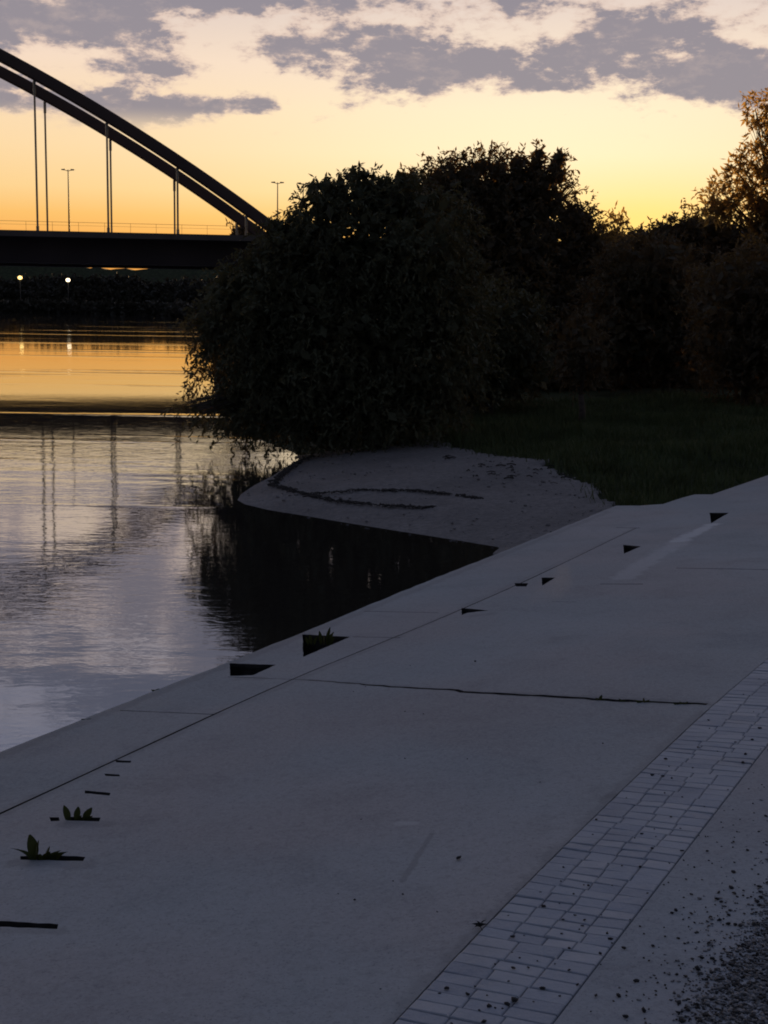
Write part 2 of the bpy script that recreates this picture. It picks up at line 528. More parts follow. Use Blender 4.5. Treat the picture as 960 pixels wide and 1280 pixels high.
def extend(pl, a, b):
    d0 = pl[0] - pl[1]; d0 /= np.linalg.norm(d0); d1 = pl[-1] - pl[-2]; d1 /= np.linalg.norm(d1)
    return [pl[0] + d0 * a] + pl + [pl[-1] + d1 * b]


sL = extend(sL, 4.0, 7.5); sR = extend(sR, 4.0, 7.5)


def resample(pl, n):
    pl = np.array(pl); s = np.concatenate([[0], np.cumsum(np.linalg.norm(np.diff(pl, axis=0), axis=1))])
    q = np.linspace(0, s[-1], n)
    return np.stack([np.interp(q, s, pl[:, 0]), np.interp(q, s, pl[:, 1])], 1), s[-1]


def smoothpl(pl, n=80, it=10):
    p, _ = resample(pl, n)
    for _ in range(it):
        p[1:-1] = 0.25 * p[:-2] + 0.5 * p[1:-1] + 0.25 * p[2:]
    return p


cL = smoothpl(sL); cR = smoothpl(sR)
# slab outline runs along the river edge, round the far end and back along the setts
gapn = 0.0035
slab_outline = [tuple(p) for p in edge] + [tuple(p) for p in far[:-1]] + [tuple(p - np.array([gapn, 0])) for p in cL[::-1]]


def pip(pts, poly):
    pts = np.asarray(pts, dtype=float); poly = np.asarray(poly, dtype=float)
    x, y = pts[:, 0], pts[:, 1]
    ins = np.zeros(len(pts), bool)
    j = len(poly) - 1
    for i in range(len(poly)):
        xi, yi = poly[i]; xj, yj = poly[j]
        if yi != yj:
            c = ((yi > y) != (yj > y)) & (x < (xj - xi) * (y - yi) / (yj - yi) + xi)
            ins ^= c
        j = i
    return ins


def strip(pts, widths, jag=0.0):
    pts = [np.array(p) for p in pts]; a = []; b = []
    for i, p in enumerate(pts):
        d = pts[min(i + 1, len(pts) - 1)] - pts[max(i - 1, 0)]; d /= np.linalg.norm(d)
        n = np.array([-d[1], d[0]]); w = widths[i] if hasattr(widths, '__len__') else widths
        a.append(tuple(p + n * w * (0.5 + jag * rng.random()))); b.append(tuple(p - n * w * (0.5 + jag * rng.random())))
    return a + b[::-1]


def dens(pl, step, jitter):
    p, L = resample(pl, 2)
    q, _ = resample(pl, max(2, int(L / step)))
    q[1:-1] += rng.normal(0, jitter, q[1:-1].shape)
    return [q_ for q_ in q]


J = [on_slab(*p) for p in [(0, 1017), (130, 956), (270, 893), (350, 852), (430, 822), (500, 795), (650, 730), (795, 660)]]
jd = J[0] - J[1]; jd /= np.linalg.norm(jd)
J = [J[0] + jd * 12] + J
Js = dens(smoothpl(J, 60, 6), 0.4, 0.0012)
joints = [strip(Js, list(np.interp(np.linspace(0, 1, len(Js)), [0, .62, .74, .86, 1], [.013, .012, .006, .008, .006])), 0.25)]
CR = [on_slab(*p) for p in [(385, 850), (500, 859), (575, 862.5), (580, 865), (640, 868), (700, 871), (760, 875), (880, 880), (884, 880.3)]]
CRs = dens(CR, 0.05, 0.0035)
joints.append(strip(CRs, list(np.interp(np.arange(len(CRs)) / len(CRs), [0, .2, .4, .75, 1], [.006, .011, .016, .022, .016])), 0.7))
for a, b_, w in [((285, 846), (385, 850), .0045), ((150, 888), (268, 893), .006), ((455, 764), (548, 766), .006), ((440, 796), (500, 797), .005),
                 ((750, 730), (804, 730), .011), ((845, 710), (1075, 714), .009), ((690, 752), (720, 752.5), .003), ((770, 659.5), (800, 660), .01)]:
    q = dens([on_slab(*a), on_slab(*b_)], 0.12, 0.002)
    joints.append(strip(q, w, 0.4))

slots_px = [
    ([(-60, 1149), (0, 1151), (74, 1155), (72, 1161), (0, 1158.5), (-60, 1157)], 0.05, 'longest thin dark slot, at the bottom of the row of slots in the concrete slab'),
    ([(26, 1070), (70, 1069), (107, 1071), (105, 1076), (60, 1075.5), (26, 1074.5)], 0.05, 'thin dark slot in the concrete that holds the tall spread-leaved weed'),
    ([(84, 1021), (126, 1022), (124, 1026.5), (84, 1025.5)], 0.05, 'thin dark slot in the concrete below the three short upright weed shoots'),
    ([(62, 1021.5), (74, 1021.5), (75, 1026), (64, 1026.5)], 0.05, 'smallest dark pit in the concrete, just beside the three weed shoots'),
    ([(106, 988), (138, 991), (137, 994.5), (106, 991.5)], 0.05, 'bare thin dark slot in the slab, next up the row from the three weed shoots'),
    ([(130, 967), (150, 968), (150, 970.5), (131, 970)], 0.05, 'short thin slot in the slab, second below the long river-side joint'),
    ([(144, 950), (164, 951), (163, 953.5), (145, 953)], 0.05, 'thin slot in the slab touching the long river-side joint'),
    ([(287, 829), (345, 831), (316, 844), (288, 845)], 0.22, 'four-sided dark recess in the concrete strip beside the water, without plants'),
    ([(378, 793), (438, 796), (379, 821)], 0.25, 'large triangular dark recess in the concrete strip by the water, with weeds growing in it'),
    ([(577, 760), (611, 763), (584, 766), (577, 769)], 0.15, 'flat arrow-shaped dark recess just above the river-side joint'),
    ([(677, 722), (694, 722), (678, 732)], 0.2, 'small triangular dark recess with a tiny pit close to its river side'),
    ([(643, 729), (660, 729), (658, 733), (645, 733)], 0.06, 'tiny flat dark pit beside a small triangular recess in the concrete'),
    ([(779, 681), (801, 683), (780, 692)], 0.25, 'small triangular dark recess alone on the slab below the pale streak'),
    ([(887, 641), (911, 641), (889, 654)], 0.3, 'triangular dark recess at the upper end of the pale streak, furthest along the slab'),
]
def rough(pl):
    out = []
    for i in range(len(pl)):
        a = np.array(on_slab(*pl[i])); b_ = np.array(on_slab(*pl[(i + 1) % len(pl)])); L = np.linalg.norm(b_ - a); k = max(1, int(L / 0.03))
        for j in range(k):
            p = a + (b_ - a) * j / k
            out.append(tuple(p + rng.normal(0, 0.0014, 2)))
    return out


slots = [(rough(pl), d, lab) for pl, d, lab in slots_px]


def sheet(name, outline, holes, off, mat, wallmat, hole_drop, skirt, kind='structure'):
    """A sheet on the promenade plane, cut by the hole polygons, with walls down into each cut and round its rim."""
    vs = []; es = []
    for poly in [outline] + holes:
        b = len(vs); k = len(poly)
        vs += [Vector((float(p[0]), float(p[1]))) for p in poly]
        es += [(b + i, b + (i + 1) % k) for i in range(k)]
    ov, oe, of, *_ = delaunay_2d_cdt(vs, es, [], 0, 1e-5)
    P2 = np.array([(v.x, v.y) for v in ov])
    tri = np.array([f for f in of if len(f) == 3])
    cen = P2[tri].mean(1)
    keep = pip(cen, outline)
    inhole = np.zeros(len(tri), bool)
    for h in holes: inhole |= pip(cen, h)
    fs = tri[keep & ~inhole]
    # orient up
    a = P2[fs[:, 1]] - P2[fs[:, 0]]; c = P2[fs[:, 2]] - P2[fs[:, 0]]
    flip = (a[:, 0] * c[:, 1] - a[:, 1] * c[:, 0]) < 0
    fs[flip] = fs[flip][:, ::-1]
    Z = zslab(P2[:, 0], P2[:, 1]) + off
    verts = [(x, y, z) for (x, y), z in zip(P2, Z)]
    faces = [tuple(map(int, f)) for f in fs]; midx = [0] * len(faces)
    cnt = {}
    for f in fs:
        for i in range(3):
            cnt.setdefault(tuple(sorted((int(f[i]), int(f[(i + 1) % 3])))), []).append((int(f[i]), int(f[(i + 1) % 3])))
    bed = [v[0] for v in cnt.values() if len(v) == 1]
    lowmap = {}
    mids = np.array([(P2[i] + P2[j]) / 2 for i, j in bed])
    OA = np.array(outline)
    for (i, j), m_ in zip(bed, mids):
        dist = seg_dist(m_[None], OA, True)[0]
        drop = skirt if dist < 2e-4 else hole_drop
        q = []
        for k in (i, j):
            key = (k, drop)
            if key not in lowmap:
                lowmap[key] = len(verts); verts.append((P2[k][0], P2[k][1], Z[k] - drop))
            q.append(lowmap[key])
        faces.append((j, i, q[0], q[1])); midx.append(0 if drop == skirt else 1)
    o = mesh_obj(name, verts, faces, None, mats=[mat, wallmat], midx=midx)
    tag(o, kind=kind)
    return o


def seg_dist(pts, poly, closed):
    pts = np.asarray(pts, float); poly = np.asarray(poly, float)
    n = len(poly); best = np.full(len(pts), 1e9)
    for i in range(n if closed else n - 1):
        a = poly[i]; b = poly[(i + 1) % n]; d = b - a; L2 = d @ d
        if L2 < 1e-12: continue
        tt = np.clip(((pts - a) @ d) / L2, 0, 1)
        best = np.minimum(best, np.linalg.norm(pts - (a + tt[:, None] * d), axis=1))
    return best


slot_polys = [s[0] for s in slots]
sheet('concrete_embankment', slab_outline, joints + slot_polys, 0.0, M['slab'], M['dirt_shade'], 0.03, 2.6)
# dirt lying in the joints
inner = [tuple(np.array(p) * 0.999 + np.mean(slab_outline, axis=0) * 0.001) for p in slab_outline]
sheet('joint_soil', inner, slot_polys, -0.022, M['soil'], M['dirt_shade'], 0.02, 0.02)
# the recesses
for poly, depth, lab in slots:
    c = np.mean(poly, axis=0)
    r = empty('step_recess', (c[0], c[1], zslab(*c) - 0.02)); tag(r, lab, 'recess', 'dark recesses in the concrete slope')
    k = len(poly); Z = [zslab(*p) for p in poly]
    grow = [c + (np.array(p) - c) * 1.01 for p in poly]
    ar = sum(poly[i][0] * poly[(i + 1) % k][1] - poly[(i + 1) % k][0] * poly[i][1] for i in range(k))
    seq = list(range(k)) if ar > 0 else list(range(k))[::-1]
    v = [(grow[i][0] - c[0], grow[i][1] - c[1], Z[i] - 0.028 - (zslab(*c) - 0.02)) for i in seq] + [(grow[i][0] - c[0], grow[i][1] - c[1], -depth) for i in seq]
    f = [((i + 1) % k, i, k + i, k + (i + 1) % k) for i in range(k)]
    mesh_obj('recess_lining', v, f, M['dirt_shade'], r)
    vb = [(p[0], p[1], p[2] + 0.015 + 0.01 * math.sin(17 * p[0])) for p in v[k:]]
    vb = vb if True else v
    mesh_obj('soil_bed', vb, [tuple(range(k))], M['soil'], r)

# concrete path beyond the setts
pr = [tuple(p + np.array([gapn * 1.6, 0])) for p in cR]
cR_far = np.array(pr[-1]); cR_near = np.array(pr[0])
path_outline = pr + [tuple(cR_far - N * 3.0), tuple(np.array([9.0, 6.0])), tuple(cR_near - N * 6.0)]
sheet('concrete_path', path_outline, [], 0.003, M['path'], M['dirt_shade'], 0.03, 0.6)


# setts
def setts():
    A, LA = resample(cL, 400); B, LB = resample(cR, 400)
    # match points of equal along-river coordinate with a slight skew
    ua = A @ U; ub = B @ U
    v = []; f = []
    s = max(ua[0], ub[0]) + 0.05; s1 = min(ua[-1], ub[-1]) - 0.05
    while s < s1:
        d = 0.052 + 0.010 * rng.random()
        if rng.random() < 0.06: d = 0.07
        def pt(sv, w):
            a = np.array([np.interp(sv, ua, A[:, 0]), np.interp(sv, ua, A[:, 1])])
            b = np.array([np.interp(sv, ub, B[:, 0]), np.interp(sv, ub, B[:, 1])])
            return a + (b - a) * w
        W = np.linalg.norm(pt(s, 1) - pt(s, 0))
        nc = max(3, int(round(W / 0.105)))
        cuts = np.cumsum(0.90 + 0.20 * rng.random(nc)); cuts = np.concatenate([[0], cuts / cuts[-1]])
        skew = 0.02 * rng.normal()
        for i in range(nc):
            w0, w1 = cuts[i], cuts[i + 1]
            jg = 0.0008 * rng.normal(size=4)
            g = 0.0007 / W; gs = 0.0016
            so_ = 0.0
            q = [pt(s + gs + so_ + jg[0] * .4, w0 + g), pt(s + gs + so_ + jg[1] * .4, w1 - g), pt(s + d - gs + so_ * .6 + jg[2] * .4, w1 - g), pt(s + d - gs + so_ * .6 + jg[3] * .4, w0 + g)]
            h = 0.003 + 0.0007 * rng.normal(); tx, ty = 0.0008 * rng.normal(size=2)
            c = sum(q) / 4
            base = len(v)
            rings = [(1.0, -0.04), (1.0, -0.006), (0.965, -0.002), (0.89, 0.0)]
            for sc_, dz in rings:
                for k_, p in enumerate(q):
                    pp = c + (p - c) * sc_
                    tl = (tx if k_ in (0, 3) else -tx) + (ty if k_ in (0, 1) else -ty)
                    v.append((pp[0], pp[1], zslab(*pp) + h + tl + dz))
            for r_ in range(3):
                for k_ in range(4):
                    f.append((base + r_ * 4 + k_, base + r_ * 4 + (k_ + 1) % 4, base + r_ * 4 + 4 + (k_ + 1) % 4, base + r_ * 4 + 4 + k_))
            f.append((base + 12, base + 13, base + 14, base + 15))
        s += d
    o = mesh_obj('sett_paving', v, f, M['sett']); tag(o, kind='structure')
    bed = [tuple(p) for p in cL] + [tuple(p) for p in cR[::-1]]
    k = len(bed)
    o = mesh_obj('sett_bed', [(p[0], p[1], zslab(*p) - 0.014) for p in bed], [], M['soil'])
    bpy.data.meshes.remove(o.data) if False else None
    n = len(cL)
    vv = [(p[0], p[1], zslab(*p) - 0.0025) for p in cL] + [(p[0], p[1], zslab(*p) - 0.0025) for p in cR]
    bpy.data.objects.remove(o)
    o = mesh_obj('sett_bed', vv, [(i, n + i, n + i + 1, i + 1) for i in range(n - 1)], M['joint_sand']); tag(o, kind='structure')


setts()

# ------------------------------------------------------------------ terrain
qn = np.array(on_slab(640, 685))
shore = [edge_line[0] - N * 0.5 + ed * 40, edge_line[1] - N * 0.4, on_slab(500, 740) - N * 0.4,
         on_z(640, 686)[:2] + np.array([-0.4, -1.0])]
beach_line_px = [(632, 684), (590, 677), (520, 666), (450, 655), (390, 645), (340, 637), (311, 630), (302, 625), (306, 618), (322, 607), (345, 595), (366, 582), (378, 574)]
bl = [on_z(*p)[:2] for p in beach_line_px]
shore += bl
shore += [np.array(p) for p in [(-1.9, 27.5), (-3.2, 31), (-5, 40), (-9, 70), (-15, 110), (-20.5, 146), (-27, 215), (-45, 285), (-120, 303), (-300, 285), (-700, 180), (-3000, 0),
                                (-3000, 6000), (4000, 6000), (4000, -400), (40, -400)]]
land = np.array([np.array(p, dtype=float) for p in shore])


def hash_noise(x, y, s):
    return (np.sin(x * s + 1.3 * np.sin(y * s * 0.7)) + np.sin(y * s * 1.1 + 1.7 * np.sin(x * s * 0.6 + 2)) + 0.6 * np.sin((x + y) * s * 2.3 + 0.4)) / 2.6


def terrain(x, y):
    x = np.atleast_1d(np.asarray(x, float)); y = np.atleast_1d(np.asarray(y, float))
    pts = np.stack([x, y], 1)
    ins = pip(pts, land); d = seg_dist(pts, land, True)
    z = np.where(ins, 1.0 * (1 - np.exp(-d / 8.0)) + 0.0008 * np.clip(d - 20, 0, 400) + 0.05 * hash_noise(x, y, 1.1) * np.clip(d / 6, 0, 1), -np.clip(0.16 * d, 0, 2.0))
    zs = zslab(x, y)
    so_ = np.array(slab_outline)
    ins1 = pip(pts, so_); dd = np.where(ins1, 0, seg_dist(pts, so_, True))
    ins2 = pip(pts, np.array(path_outline)); ins3 = pip(pts, np.array([tuple(p) for p in cL] + [tuple(p) for p in cR[::-1]]))
    under = ins1 | ins2 | ins3
    z = np.where(under | (dd < 0.05), np.minimum(z, zs - 0.3), z)
    z = np.where(~under & (dd < 3.5) & ins, np.minimum(z, zs - 0.05 - 0.02 * dd), z)
    return z


def on_terrain(px, py, t0=8.0, t1=120.0):
    d = ray(px, py)
    ts = np.linspace(t0, t1, 600)
    P = CAM[None] + ts[:, None] * d[None]
    h = P[:, 2] - terrain(P[:, 0], P[:, 1])
    i = int(np.argmax(h < 0))
    if h[i] >= 0: return P[-1]
    a = ts[i - 1]; b = ts[i]
    for _ in range(12):
        m = (a + b) / 2; p = CAM + m * d
        if p[2] - terrain(p[0], p[1])[0] < 0: b = m
        else: a = m
    return CAM + b * d


def axis(lo, a, b, hi, fine, grow=1.16):
    core = list(np.arange(a, b, fine)); out = []; s = fine; p = core[0]
    while p > lo:
        s *= grow; p -= s; out.append(p)
    up = []; s = fine; p = core[-1]
    while p < hi:
        s *= grow; p += s; up.append(p)
    return np.array(out[::-1] + core + up)


gx = axis(-2500, -7, 16, 3500, 0.28); gy = axis(-300, 9, 36, 5500, 0.28)
GX, GY = np.meshgrid(gx, gy)
GZ = terrain(GX.ravel(), GY.ravel())
gv = np.stack([GX.ravel(), GY.ravel(), GZ], 1)
nx, ny = len(gx), len(gy)
ii, jj = np.meshgrid(np.arange(nx - 1), np.arange(ny - 1))
b0 = (jj * nx + ii).ravel()
gf = np.stack([b0, b0 + 1, b0 + nx + 1, b0 + nx], 1)
tag(mesh_obj('ground', gv, gf, M['ground'], smooth=True), kind='structure')

# water sheet
tag(mesh_obj('river', [(-2500, -300, 0), (60, -300, 0), (60, 3000, 0), (-2500, 3000, 0)], [(0, 1, 2, 3)], M['water']), kind='structure')

# gravel beach
up_px = [(378, 571), (400, 567), (430, 563), (470, 561), (500, 558), (540, 554), (565, 556), (600, 568), (640, 574), (672, 578), (700, 592), (735, 606), (752, 622), (775, 640)]
ub = [on_terrain(*p)[:2] for p in up_px]
corner = [on_slab(765, 640) - N * 0.6, on_slab(660, 678) - N * 0.5]
beach_poly = [tuple(p) for p in bl] + [tuple(p) for p in ub] + [tuple(p) for p in corner]
bp_ = np.array(beach_poly)
# push the water side under the surface a little
bx = np.arange(bp_[:, 0].min() - 0.6, bp_[:, 0].max() + 0.6, 0.09); by = np.arange(bp_[:, 1].min() - 0.6, bp_[:, 1].max() + 0.6, 0.09)
BX, BY = np.meshgrid(bx, by); bxy = np.stack([BX.ravel(), BY.ravel()], 1)
sdb = seg_dist(bxy, bp_, True) * np.where(pip(bxy, bp_), 1, -1)
wob = 0.16 * hash_noise(bxy[:, 0], bxy[:, 1], 3.1) + 0.08 * hash_noise(bxy[:, 0] + 5, bxy[:, 1], 8.0)
tz = terrain(bxy[:, 0], bxy[:, 1])
dw = seg_dist(bxy, np.array([tuple(p) for p in bl]), False)
wob = wob * np.clip(dw / 1.5, 0.05, 1)
bz = tz + np.where(sdb + wob > 0, 0.035 + 0.012 * rng.random(len(tz)) * np.clip(dw, 0, 1) + 0.02 * hash_noise(bxy[:, 0], bxy[:, 1], 2.2) * np.clip(dw, 0, 1), -0.1)
bz = np.where(dw < 0.6, tz + 0.010 + 0.02 * np.clip(dw, 0, .6) / .6 * (sdb > 0), bz)
ok = (sdb > -0.4).reshape(BX.shape)
nbx = len(bx)
bi, bj = np.meshgrid(np.arange(nbx - 1), np.arange(len(by) - 1))
kq = ok[:-1, :-1] & ok[1:, :-1] & ok[:-1, 1:] & ok[1:, 1:]
q0 = (bj * nbx + bi)[kq]
bf = np.stack([q0, q0 + 1, q0 + nbx + 1, q0 + nbx], 1)
used, inv = np.unique(bf.ravel(), return_inverse=True)
tag(mesh_obj('gravel_beach', np.stack([bxy[used, 0], bxy[used, 1], bz[used]], 1), inv.reshape(-1, 4), M['beach'], smooth=True), kind='structure')


# flotsam line
def flotsam():
    mb = MB()
    for line, n, sp in [([(392, 573), (372, 582), (352, 597), (340, 611), (372, 620), (420, 631), (470, 636), (540, 640)], 520, 0.032),
                        ([(390, 622), (450, 617), (520, 618), (560, 622), (600, 628)], 150, 0.03), ([(558, 574), (562, 580)], 8, .05), ([(600, 588), (640, 592), (690, 603)], 40, .3)]:
        pl = np.array([on_terrain(*p)[:2] for p in line])
        q, L = resample(pl, 400)
        for _ in range(n):
            p = q[int(rng.random() * 399)] + rng.normal(0, sp, 2)
            a = rng.random() * 6.28; l = 0.02 + 0.07 * rng.random() ** 2
            z = terrain(p[0], p[1])[0] + 0.055
            d = np.array([math.cos(a), math.sin(a)]) * l
            mb.tube([(p[0] - d[0], p[1] - d[1], z), (p[0], p[1], z + 0.015), (p[0] + d[0], p[1] + d[1], z)], 0.004 + 0.008 * rng.random(), 4)
    o = mb.build('flotsam', M['twig'])
    tag(o, 'dark line of washed-up twigs and leaves along the gravel beach', 'flotsam', kind='stuff')


flotsam()


def pebbles():
    n = 1500
    x = rng.uniform(bp_[:, 0].min(), bp_[:, 0].max(), n); y = rng.uniform(bp_[:, 1].min(), bp_[:, 1].max(), n)
    p = np.stack([x, y], 1); k = pip(p, bp_); p = p[k]; n = len(p)
    V = []; Fq = []
    bm = bmesh.new(); bmesh.ops.create_icosphere(bm, subdivisions=1, radius=1.0)
    bv = np.array([v.co[:] for v in bm.verts]); bq = np.array([[v.index for v in f.verts] for f in bm.faces]); bm.free()
    sz = 0.008 + 0.024 * rng.random(n) ** 5
    z = terrain(p[:, 0], p[:, 1]) + 0.045
    v = bv[None] * (1 + .2 * rng.normal(size=(n, len(bv), 1)).clip(-1.5, 1.5)) * sz[:, None, None] * np.array([1.2, 1.0, 0.7])
    V = v + np.stack([p[:, 0], p[:, 1], z], 1)[:, None, :]
    o = mesh_obj('beach_pebbles', V.reshape(-1, 3), (bq[None] + (np.arange(n) * len(bv))[:, None, None]).reshape(-1, 3), M['pebble'])
    tag(o, 'pebbles strewn over the gravel beach', 'pebbles', kind='stuff')


pebbles()


# ------------------------------------------------------------------ grass
def grass():
    n = 190000
    x = rng.uniform(-3, 17, n); y = 10 + 24 * rng.random(n) ** 1.1
    pts = np.stack([x, y], 1)
    k = pip(pts, land) & (seg_dist(pts, land, True) > 0.8)
    s1 = np.array(slab_outline)
    k &= ~pip(pts, s1) & ~pip(pts, np.array(path_outline))
    inb = pip(pts, bp_); db = seg_dist(pts, bp_, True)
    k &= ~inb | ((db < 0.28) & (rng.random(n) < 0.10) & (seg_dist(pts, np.array([tuple(p) for p in bl]), False) > 1.2))
    # inside the picture only
    az = np.arctan2(x, y); k &= np.abs(az - 0.02) < 0.34
    pts = pts[k]; n = len(pts)
    z = terrain(pts[:, 0], pts[:, 1])
    clump = hash_noise(pts[:, 0], pts[:, 1], 2.0)
    h = (0.10 + 0.12 * rng.random(n)) * (1 + 0.45 * clump)
    dsl = seg_dist(pts, s1, True)
    h = np.where(dsl < 0.4, h * (0.6 + 0.9 * rng.random(n)), h) * (0.8 + 0.5 * (hash_noise(pts[:, 0], pts[:, 1], 0.9) > 0.2))
    a = rng.random(n) * 6.283; lean = rng.normal(0, 0.35, (n, 2)) * h[:, None]
    w = 0.009 + 0.010 * rng.random(n)
    v = np.zeros((n, 3, 3))
    v[:, 0] = np.stack([pts[:, 0] - np.cos(a) * w, pts[:, 1] - np.sin(a) * w, z - 0.02], 1)
    v[:, 1] = np.stack([pts[:, 0] + np.cos(a) * w, pts[:, 1] + np.sin(a) * w, z - 0.02], 1)
    v[:, 2] = np.stack([pts[:, 0] + lean[:, 0], pts[:, 1] + lean[:, 1], z + h], 1)
    o = mesh_obj('grass', v.reshape(-1, 3), np.arange(n * 3).reshape(-1, 3), M['grass'])
    tag(o, 'dark rough grass between the concrete slope and the trees', 'grass', kind='stuff')


grass()


# ------------------------------------------------------------------ trees
def leaves(lobes, leaf, per, dens_, droop, core=True, aspect=0.34, seed=0):
    r = np.random.default_rng(seed)
    V = []
    for (c, rad, d_) in lobes:
        area = 4 * math.pi * ((rad[0] * rad[1]) ** 1.6 / 3 + (rad[0] * rad[2]) ** 1.6 / 3 + (rad[1] * rad[2]) ** 1.6 / 3) ** (1 / 1.6)
        nt = int(area * dens_ * d_ / per)
        dr = r.normal(size=(nt, 3)); dr /= np.linalg.norm(dr, axis=1)[:, None]
        rr = r.random(nt) ** (1 / 4.5)
        rr *= 1 + 0.10 * np.sin(dr[:, 0] * 9 + seed) * np.sin(dr[:, 2] * 8 + 1) + 0.07 * np.sin(dr[:, 1] * 17 + dr[:, 2] * 13)
        st = c + dr * rr[:, None] * rad * 0.93
        dirn = dr * np.array([1, 1, 0.8]) + r.normal(0, 0.55, (nt, 3)); dirn[:, 2] += 0.45 - droop
        dirn /= np.linalg.norm(dirn, axis=1)[:, None]
        L = leaf * per * 0.26 * (0.45 + 0.9 * r.random(nt))
        for k in range(per):
            tpar = (k + r.random(nt)) / per
            p = st + dirn * (L * tpar)[:, None]
            p[:, 2] -= droop * L * tpar ** 2 * 1.0
            ld = dirn * 0.6 + r.normal(0, 0.7, (nt, 3)); ld[:, 2] -= 0.3 + droop * 0.6
            ld /= np.linalg.norm(ld, axis=1)[:, None]
            sd_ = np.cross(ld, r.normal(size=(nt, 3))); sd_ /= np.linalg.norm(sd_, axis=1)[:, None] + 1e-9
            ll = leaf * (0.6 + 0.8 * r.random(nt))[:, None]
            w = ll * aspect * 0.5
            q = np.stack([p, p + ld * ll * 0.45 + sd_ * w, p + ld * ll, p + ld * ll * 0.45 - sd_ * w], 1)
            V.append(q.reshape(-1, 3))
        if core and d_ > 0.75:
            nc = int(area * 22)
            dr = r.normal(size=(nc, 3)); dr /= np.linalg.norm(dr, axis=1)[:, None]
            p = c + dr * (r.random(nc) ** 0.4)[:, None] * rad * 0.80
            ld = r.normal(size=(nc, 3)); ld /= np.linalg.norm(ld, axis=1)[:, None]
            sd_ = np.cross(ld, r.normal(size=(nc, 3))); sd_ /= np.linalg.norm(sd_, axis=1)[:, None] + 1e-9
            ll = leaf * 2.6
            q = np.stack([p - ld * ll * .5, p + sd_ * ll * 0.3, p + ld * ll * .5, p - sd_ * ll * 0.3], 1)
            V.append(q.reshape(-1, 3))
    return np.concatenate(V)


def tree(name, label, base_px, D, lobes_px, leaf, dens_, mat, droop=0.4, per=12, seed=1, trunk_r=0.16, cat='tree', group=None, depth=0.9):
    lobes = []
    for lp in lobes_px:
        px, py, rx, ry = lp[:4]; d_ = lp[4] if len(lp) > 4 else 1.0; dy = lp[5] if len(lp) > 5 else 0.0
        y = D + dy
        c = at_y(px, py, y); s = y / F
        lobes.append((c, np.array([rx * s, max(rx, ry) * s * depth, ry * s]), d_))
    bx_ = at_y(base_px, 500, D)[0]
    bz_ = terrain(bx_, D)[0]
    r = empty(name, (bx_, D, bz_)); tag(r, label, cat, group)
    org = np.array([bx_, D, bz_])
    v = leaves(lobes, leaf, per, dens_, droop, seed=seed)
    n = len(v) // 4
    mesh_obj('crown', v - org, np.arange(n * 4).reshape(-1, 4), mat, r)
    mb = MB()
    rr = random.Random(seed)
    big = sorted(lobes, key=lambda l: -l[1][0] * l[1][2])
    top = np.mean([l[0] for l in lobes], axis=0) - org
    fork = np.array([top[0] * 0.25, top[1] * 0.25, max(0.5, top[2] * 0.45)])
    mb.tube([(0, 0, -0.3), (0.03, 0.02, fork[2] * 0.4), fork], [trunk_r * 1.25, trunk_r, trunk_r * 0.85], 9)
    for c, rad, d_ in lobes:
        e = (c - org) + np.array([0, 0, rad[2] * 0.2])
        m1 = fork + (e - fork) * 0.45 + np.array([rr.uniform(-.15, .15), rr.uniform(-.15, .15), 0.12 * np.linalg.norm(e - fork)])
        mb.tube([fork, m1, e], [trunk_r * 0.55, trunk_r * 0.33, trunk_r * 0.12], 6)
        for _ in range(7):
            dvec = np.array([rr.gauss(0, 1), rr.gauss(0, 1), abs(rr.gauss(0, 1)) + .1]); dvec /= np.linalg.norm(dvec)
            e2 = (c - org) + dvec * rad * 0.92
            m2 = m1 + (e2 - m1) * 0.55 + np.array([0, 0, 0.1 * rad[2]])
            mb.tube([m1 + (e - m1) * rr.random(), m2, e2], [trunk_r * 0.2, trunk_r * 0.12, trunk_r * 0.04], 4)
    mb.build('trunk', M['bark'], r, smooth=True)
    return r


tree('willow_tree', 'big round willow overhanging the water behind the gravel beach', 470, 26.5,
     [(440, 312, 92, 92), (380, 346, 76, 86), (520, 320, 82, 100), (335, 385, 68, 88), (430, 430, 110, 100), (545, 420, 72, 110), (325, 435, 48, 70), (480, 505, 95, 58),
      (355, 485, 70, 52), (312, 500, 36, 38), (405, 248, 34, 22, .8), (262, 410, 28, 36), (285, 370, 30, 40), (452, 232, 34, 22, .8), (500, 240, 40, 24, .8), (350, 292, 26, 22, .9), (315, 525, 30, 16, .5), (252, 520, 22, 14, .5), (275, 522, 30, 16, .55), (240, 512, 16, 12, .4), (310, 528, 34, 14, .5), (345, 530, 40, 16, .6), (395, 530, 50, 30)],
     0.115, 330, M['leaf_willow'], 0.55, 12, 3, 0.2)
tree('overhanging_branch_shrub', 'thin sparse-leaved shrub over the water at the left side of the big willow', 410, 27.0,
     [(262, 470, 36, 30, .30), (245, 478, 22, 26, .30), (262, 425, 26, 28, .6), (290, 455, 30, 40, .7), (335, 545, 18, 10, .3), (295, 548, 20, 8, .35)],
     0.105, 320, M['leaf_dark'], 0.7, 10, 4, 0.05, cat='shrub')
tree('poplar_tree', 'tall tree with spiky upright top shoots behind the willow', 610, 42.0,
     [(565, 262, 62, 66), (612, 250, 62, 58), (668, 250, 42, 46), (640, 340, 100, 100), (718, 285, 28, 36), (742, 318, 22, 32), (525, 262, 44, 44), (585, 205, 20, 14, .7), (610, 200, 16, 12, .7), (560, 212, 22, 14, .7), (540, 222, 20, 14, .7),
      (648, 212, 10, 22, .8), (673, 206, 9, 22, .8), (697, 210, 11, 22, .8), (716, 240, 9, 16, .6), (733, 268, 9, 18, .6), (632, 205, 14, 12, .6), (700, 400, 90, 90)],
     0.16, 150, M['leaf_brown'], 0.1, 10, 5, 0.22)
